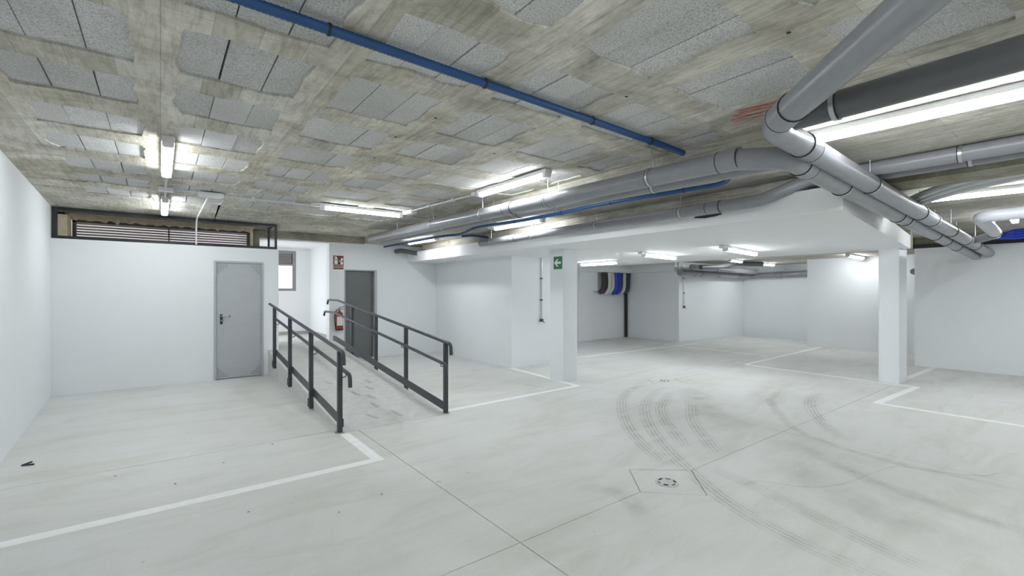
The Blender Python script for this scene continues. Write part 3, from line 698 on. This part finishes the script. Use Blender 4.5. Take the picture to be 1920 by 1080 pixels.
# C: pipe lying along the white soffit edge
pipe('drain_pipe', 'grey drain pipe lying along the edge of the white soffit', [(4.80, 7.25, 2.475), (4.80, 2.14, 2.475), (4.98, 1.80, 2.635), (5.0, -1.8, 2.635)], 0.062, fillet=0.12, couplings=(1.0, 4.6), clamps=(0.35, 1.5, 2.9, 4.2, 6.6), ceil_z=ZS)
pipe('drain_pipe', 'grey drain pipe tucked behind its twin at the concrete beam', [(5.20, 1.55, 2.625), (5.20, -1.8, 2.625)], 0.055, clamps=(0.85,), ceil_z=ZS)
# short stub near the back wall
pipe('drain_pipe', 'short dark pipe stub under the tube light by the back wall', [(4.62, 10.76, 2.56), (4.62, 10.45, 2.555), (4.915, 10.2, 2.49)], 0.055, 'pvcd', fillet=0.08)
# white pipe group on the right
pipe('vent_pipe', 'pale grey pipe with a bend hanging near the pipe wall', [(8.0, -1.6, 2.52), (8.13, 1.02, 2.49), (9.90, 1.07, 2.43)], 0.075, 'pvcw', 0.16, clamps=(2.1, 4.3), ceil_z=ZS)
pipe('drain_pipe', 'pale grey branch pipe dropping into the wall drain', [(9.95, 1.06, 2.415), (10.2, 1.33, 2.37)], 0.06, 'pvc', 0.1)
# blue bundle
t = thing('conduit_bundle', 'bright blue plastic sheathing hanging over the pipe wall', 'conduit', (11.6, 0.9, 2.5))
for k in range(4):
    MB().tube(smooth_path([(11.55 + k * 0.05, 1.27 - k * 0.01, 2.50 + 0.012 * k), (11.6, 1.08, 2.49 + 0.03 * k), (11.7, 0.85, 2.50 + 0.04 * k), (11.75, -0.4, 2.60)], 6), 0.028, 10).build('tube', 'blue2', t, True)
# curved pale conduits
t = thing('conduit_bundle', 'pale grey flexible conduits sweeping under the beam', 'conduit', (6.3, 0.8, 2.6))
for k in range(3):
    MB().tube(smooth_path([(6.05 + k * 0.1, -1.5, 2.655), (6.05 + k * 0.1, 0.1, 2.655 - 0.01 * k), (6.12 + k * 0.12, 0.75, 2.64 - 0.02 * k), (6.5 + k * 0.1, 1.25, 2.60 - 0.02 * k), (7.1 + k * .05, 1.62, 2.56 - 0.02 * k)], 8), 0.035, 12).build('flexible_tube', 'conduit', t, True)

# blue corrugated conduits
def corrugated(name, label, pts, r, clips=()):
    P = smooth_path(pts, 14); Q = [P[0]]
    # resample densely
    step = 0.012; out = []; acc = 0
    for a, b in zip(P[:-1], P[1:]):
        l = (b - a).length; s = step - acc
        while s <= l: out.append(a.lerp(b, s / l)); s += step
        acc = l - (s - step)
    t = thing(name, label, 'conduit', tuple(P[0]), 'blue conduits')
    MB().tube(out, r, 10, rad=[r * (1.0 if (i // 1) % 2 else 0.90) for i in range(len(out))]).build('sheath', 'blue', t, True)
    for i in clips:
        k = int(i * (len(out) - 2)); p, d = out[k], (out[k + 1] - out[k]).normalized()
        MB().tube([p - d * 0.006, p + d * 0.006], r * 1.12, 12).build('clip', 'rubber', t, True)
    return t
corrugated('blue_conduit', 'blue corrugated conduit crossing the block ceiling', [(-1.1, 2.25, 2.81), (0.4, 2.27, 2.805), (2.0, 2.31, 2.808), (3.4, 2.34, 2.805), (3.74, 2.35, 2.80)], 0.027, (0.36, 0.55, 0.75, 0.9))
corrugated('blue_conduit', 'blue conduit winding beside the long drain pipes to the back wall', [(3.88, 2.12, 2.66), (4.30, 2.25, 2.61), (4.24, 2.7, 2.59), (4.12, 3.6, 2.585), (4.18, 4.53, 2.59), (4.20, 5.52, 2.61), (4.18, 6.41, 2.63), (4.42, 7.35, 2.63), (4.32, 7.86, 2.63), (4.28, 8.94, 2.63), (4.18, 10.43, 2.62)], 0.024, (0.1, 0.2, 0.3, 0.42, 0.55, 0.7))
corrugated('blue_conduit', 'short blue conduit ducking behind the soffit pipe', [(4.56, 7.56, 2.62), (4.74, 7.42, 2.63), (5.05, 7.36, 2.61)], 0.024)

# ------------------------------------------------------------------ CONDUITS + BOXES
def conduit(label, pts, r=0.012, mat='conduit', clips=(), fillet=0.05):
    t = thing('cable_conduit', label, 'conduit', tuple(pts[0]), 'cable conduits on the block ceiling'); MB().tube(pts, r, 10, fillet).build('tube', mat, t, True)
    for p in clips: MB().box(p[0] - 0.018, p[0] + 0.018, p[1] - 0.018, p[1] + 0.018, p[2] - 0.018, p[2] + 0.026).build('clip', mat, t)
    return t
conduit('grey conduit linking the two lights in front of the louvre', [(0.05, 6.08, 2.815), (0.05, 7.0, 2.815)], clips=((0.05, 6.4, 2.815),))
conduit('short grey conduit from the junction box to the light before the louvre', [(0.05, 7.12, 2.815), (0.05, 7.70, 2.815)])
conduit('grey conduit along the block ceiling between junction box and emergency light', [(0.135, 7.05, 2.815), (0.38, 7.05, 2.815)])
conduit('grey conduit from the emergency light toward the crosswise tube light', [(0.66, 7.12, 2.815), (1.84, 7.06, 2.815)], clips=((1.0, 7.1, 2.815), (1.5, 7.08, 2.815)))
conduit('grey conduit between the crosswise light and the light by the long pipes', [(3.10, 6.60, 2.815), (3.22, 5.04, 2.815)], clips=((3.14, 6.1, 2.815), (3.19, 5.5, 2.815)))
conduit('white conduit bending down from the emergency light to the storage wall', [(0.50, 7.18, 2.80), (0.49, 9.40, 2.80), (0.49, 9.585, 2.70), (0.49, 9.585, 2.37)], 0.013, 'plastic', fillet=0.08)
o = MB().obox((-0.02, 7.06, 2.812), (0.13, 7.06, 2.812), 0.11, 0.05).build('junction_box', 'plastic', bevel=0.006, origin=(0.05, 7.06, 2.81)); tag(o, 'grey junction box between the two lights before the louvre', 'box')
em = thing('emergency_light', 'white emergency light box beside the junction box on the block ceiling', 'light', (0.52, 7.12, ZC))
MB().obox((0.38, 7.12, 2.812), (0.66, 7.12, 2.812), 0.115, 0.055).build('body', 'plastic', em, bevel=0.01)
MB().obox((0.40, 7.12, 2.782), (0.64, 7.12, 2.782), 0.09, 0.008).build('lens', 'signw', em)
em = thing('emergency_light', 'white emergency light box at the end of the crosswise tube light', 'light', (3.12, 6.72, ZC))
MB().obox((3.10, 6.86, 2.812), (3.14, 6.60, 2.812), 0.115, 0.055).build('body', 'plastic', em, bevel=0.01)
MB().obox((3.10, 6.84, 2.782), (3.14, 6.62, 2.782), 0.09, 0.008).build('lens', 'signw', em)
# thin conduits with switches hanging on walls
def drop_conduit(x, y, zt, zb, label):
    t = thing('drop_conduit', label, 'conduit', (x, y, zb), 'thin wall pipes with taps'); MB().tube([(x, y, zb), (x, y, zt)], 0.014, 8).build('tube', 'steel', t, True)
    for k in (0.3, 0.65): MB().box(x - 0.02, x + 0.02, y - 0.02, y + 0.02, zb + (zt - zb) * k, zb + (zt - zb) * k + 0.03).build('clip', 'rail', t)
    MB().box(x - 0.03, x + 0.03, y - 0.03, y + 0.02, zb - 0.06, zb).build('outlet', 'rail', t); MB().tube([(x, y - 0.02, zb - 0.04), (x + 0.06, y - 0.04, zb - 0.09)], 0.008, 6).build('nozzle', 'rubber', t)
drop_conduit(6.50, 7.46, 2.29, 0.98, 'thin steel pipe with a tap on the wall block behind the sign column')
drop_conduit(13.15, 8.24, 2.42, 1.12, 'thin steel pipe with a tap on the far corner wall')

# bundled drain pipes hung on the far wall
pipe('drain_pipe', 'lower grey drain pipe hung along the far corner and end walls', [(12.45, 7.95, 2.15), (16.84, 7.95, 2.13), (16.84, 5.45, 2.18)], 0.10, couplings=(1.2, 3.6, 5.4, 6.2), clamps=(0.8, 2.2), ceil_z=2.5)
pipe('drain_pipe', 'upper grey drain pipe hung along the far corner wall', [(12.55, 7.62, 2.30), (16.6, 7.62, 2.26)], 0.085, clamps=(1.4,), ceil_z=2.5)
pipe('drain_pipe', 'dark pipe arching over the far drain pipes', [(12.5, 7.3, 2.28), (13.2, 7.1, 2.31), (14.0, 6.95, 2.42), (14.8, 6.6, 2.42)], 0.07, 'pvcd', 0.2, ceil_z=2.5)
pipe('drain_pipe', 'grey pipe stub poking out between plain column and pipe wall', [(13.6, 2.75, 2.02), (14.92, 2.95, 2.04)], 0.07)

# riser bundle in the alcove
rb = thing('riser_bundle', 'bundle of coloured insulated risers hanging in the far alcove', 'pipes', (12.1, 10.2, 1.5))
specs = [(11.42, 0.07, 'copper'), (11.56, 0.05, 'copper'), (11.70, 0.085, 'cream'), (11.86, 0.07, 'cream'), (12.04, 0.10, 'blue2'), (12.20, 0.09, 'blue2'), (12.34, 0.045, 'copper'), (12.46, 0.075, 'cream'), (12.60, 0.055, 'copper'), (12.68, 0.055, 'blue'), (12.74, 0.04, 'rubber')]
for i, (x, r, mt) in enumerate(specs):
    b = R.uniform(-0.03, 0.03)
    MB().tube(smooth_path([(x, 10.06, 2.19), (x + b, 10.06, 1.95), (x + b, 10.07, 1.72), (x - 0.03, 10.10, 1.60), (x - 0.06, 10.17, 1.53)], 5), r, 12).build('riser', mt, rb, True)
pipe('rain_pipe', 'dark downpipe in the corner of the far alcove', [(12.82, 10.26, 1.75), (12.82, 10.26, 0.0)], 0.05, 'rubber', cat='pipe', n=14)
# chipped hole in the edge of the white soffit, under the pipe
o = MB(); pts = []
for k in range(11): pts.append((2.62 + 0.034 * k, 2.408 - 0.016 * math.sin(k / 10 * math.pi) + R.uniform(-0.003, 0.003)))
o.v = [(4.917, y, z) for y, z in pts] + [(4.917, pts[-1][0] - 0.02, 2.425), (4.917, pts[0][0] + 0.02, 2.425)]; k = len(o.v)
o.v += [(4.921, v[1], v[2]) for v in o.v]; o.f = [tuple(range(k)), tuple(k + i for i in reversed(range(k)))] + [(i, (i + 1) % k, k + (i + 1) % k, k + i) for i in range(k)]
o.build('chipped_hole', 'copper', bpy.data.objects['ceiling_dropped'])

# ------------------------------------------------------------------ SIGNS
def text_mesh(s, size, mat, parent, name, mw):
    cu = bpy.data.curves.new('txt', 'FONT'); cu.body = s; cu.size = size; cu.extrude = 0.0008; cu.align_x = 'CENTER'; cu.align_y = 'CENTER'
    to = bpy.data.objects.new('txt', cu); C.objects.link(to); bpy.context.view_layer.update()
    me = bpy.data.meshes.new_from_object(to.evaluated_get(bpy.context.evaluated_depsgraph_get())); bpy.data.objects.remove(to)
    me.transform(mw); me.materials.clear(); me.materials.append(M[mat])
    o = bpy.data.objects.new(name, me); C.objects.link(o); o.parent = parent; o.matrix_parent_inverse = Matrix.Translation(world_loc(parent)).inverted(); return o
def flat_xz(poly, y0, y1):
    m = MB(); n = len(poly); m.v = [(x, y0, z) for x, z in poly] + [(x, y1, z) for x, z in poly]
    m.f = [tuple(range(n)), tuple(n + i for i in reversed(range(n)))] + [(i, (i + 1) % n, n + (i + 1) % n, n + i) for i in range(n)]; return m
sx0, sx1, sz0, sz1 = 3.115, 3.345, 2.075, 2.385; yw = 10.76
sg = thing('fire_sign', 'dark red fire extinguisher sign above the wall extinguisher', 'sign', ((sx0 + sx1) / 2, yw, sz0))
MB().box(sx0, sx1, yw - 0.004, yw, sz0, sz1).build('board', 'signred', sg)
def sgx(u): return sx0 + (sx1 - sx0) * u
def sgz(v): return sz0 + (sz1 - sz0) * v
MB().box(sgx(0.02), sgx(0.98), yw - 0.0055, yw - 0.004, sgz(0.30), sgz(0.325)).build('divider', 'signw', sg)
bd = flat_xz([(sgx(.12), sgz(.38)), (sgx(.42), sgz(.38)), (sgx(.42), sgz(.74)), (sgx(.36), sgz(.82)), (sgx(.34), sgz(.93)), (sgx(.10), sgz(.93)), (sgx(.08), sgz(.86)), (sgx(.20), sgz(.86)), (sgx(.18), sgz(.80)), (sgx(.12), sgz(.74))], yw - 0.0056, yw - 0.004).build('extinguisher_pictogram', 'signw', sg)
flat_xz([(sgx(.18), sgz(.66)), (sgx(.37), sgz(.66)), (sgx(.37), sgz(.72)), (sgx(.18), sgz(.72))], yw - 0.0064, yw - 0.0056).build('pictogram_label', 'signred', bd)
for i, poly in enumerate(([(.72, .36), (.90, .36), (.96, .48), (.90, .60), (.86, .52), (.80, .58), (.70, .48)], [(.76, .60), (.90, .64), (.96, .76), (.88, .90), (.84, .78), (.76, .84), (.72, .72)], [(.56, .62), (.78, .50), (.80, .54), (.60, .66)])):
    flat_xz([(sgx(u), sgz(v)) for u, v in poly], yw - 0.0056 - 0.0002 * i, yw - 0.004).build('flame_pictogram', 'signw', sg)
text_mesh('EXTINTOR', 0.052, 'signw', sg, 'lettering', Matrix.Translation(((sx0 + sx1) / 2, yw - 0.0048, sgz(0.15))) @ Matrix.Rotation(math.radians(90), 4, 'X') @ Matrix.Diagonal((0.88, 1, 1, 1)))
# green arrow sign on the column (face X = 5.53)
es = thing('exit_sign', 'green sign with white arrow on the square column', 'sign', (5.528, 5.91, 1.95))
ey0, ey1, ez0, ez1 = 5.80, 6.015, 1.955, 2.175
MB().box(5.525, 5.53, ey0, ey1, ez0, ez1).build('board', 'green', es)
def ay(u): return ey1 - (ey1 - ey0) * u
def az(v): return ez0 + (ez1 - ez0) * v
arrow = [(.05, .5), (.42, .80), (.60, .80), (.38, .585), (.86, .585), (.86, .415), (.38, .415), (.60, .20), (.42, .20)]
m = MB(); n = len(arrow); m.v = [(5.5235, ay(u), az(v)) for u, v in arrow] + [(5.525, ay(u), az(v)) for u, v in arrow]
m.f = [(0, 1, 2, 3), (0, 3, 6), (0, 6, 7, 8), (3, 4, 5, 6)] + [(i, (i + 1) % n, n + (i + 1) % n, n + i) for i in range(n)]
m.build('arrow', 'signw', es)

# ------------------------------------------------------------------ FIRE EXTINGUISHER
ex, ey = 3.225, 10.665
fe = thing('fire_extinguisher', 'red fire extinguisher with black hose on the white wall', 'extinguisher', (ex, ey, 0.70))
MB().lathe([(0.06, 0), (0.078, 0.012), (0.08, 0.03), (0.08, 0.33), (0.072, 0.37), (0.045, 0.40), (0.024, 0.415), (0.022, 0.44)], (ex, ey, 0.70)).build('cylinder', 'red', fe, True)
MB().lathe([(0.062, 0), (0.083, 0.002), (0.083, 0.035), (0.07, 0.036)], (ex, ey, 0.69)).build('base_ring', 'rubber', fe, True)
MB().lathe([(0.018, 0), (0.02, 0.04), (0.012, 0.06)], (ex, ey, 1.138), 14).build('valve', 'brass', fe, True)
MB().obox((ex - 0.01, ey, 1.195), (ex + 0.11, ey - 0.02, 1.23), 0.022, 0.012).obox((ex + 0.0, ey, 1.175), (ex + 0.10, ey - 0.02, 1.165), 0.022, 0.01).build('handle', 'rubber', fe)
MB().tube(smooth_path([(ex, ey, 1.165), (ex - 0.06, ey - 0.02, 1.15), (ex - 0.103, ey - 0.01, 1.06), (ex - 0.100, ey, 0.90), (ex - 0.088, ey - 0.01, 0.78), (ex - 0.082, ey - 0.02, 0.71)], 6), 0.010, 10).build('hose', 'rubber', fe, True)
m = MB(); N = 10
for i in range(N + 1):
    a = math.radians(215 + 110 * i / N)
    for z in (0.80, 1.0): m.v.append((ex + 0.0812 * math.cos(a), ey + 0.0812 * math.sin(a), z))
m.f = [(2 * i, 2 * i + 2, 2 * i + 3, 2 * i + 1) for i in range(N)]
m.build('instruction_label', 'signw', fe, True)
MB().box(ex - 0.03, ex + 0.03, ey + 0.075, yw, 0.98, 1.04).build('wall_bracket', 'rubber', fe)

# small black scrap on the floor
o = MB().tube([(-0.90, 5.88, 0.008), (-0.98, 5.90, 0.010), (-0.93, 5.98, 0.008)], 0.007, 6).build('scrap', 'rubber', origin=(-0.95, 5.9, 0.0))
tag(o, 'small bent black scrap lying on the floor by the side wall', 'scrap')
for i, (x, y) in enumerate(((0.45, 4.9), (0.1, 4.6), (1.0, 3.3), (0.5, 3.7), (1.35, 3.4), (-0.3, 5.1), (0.9, 5.2))):
    o = MB().tube([(x, y, 0.004), (x + R.uniform(-0.02, 0.02), y + R.uniform(-0.02, 0.02), 0.004)], 0.0045, 5).build('floor_chip', 'skirting', floor)
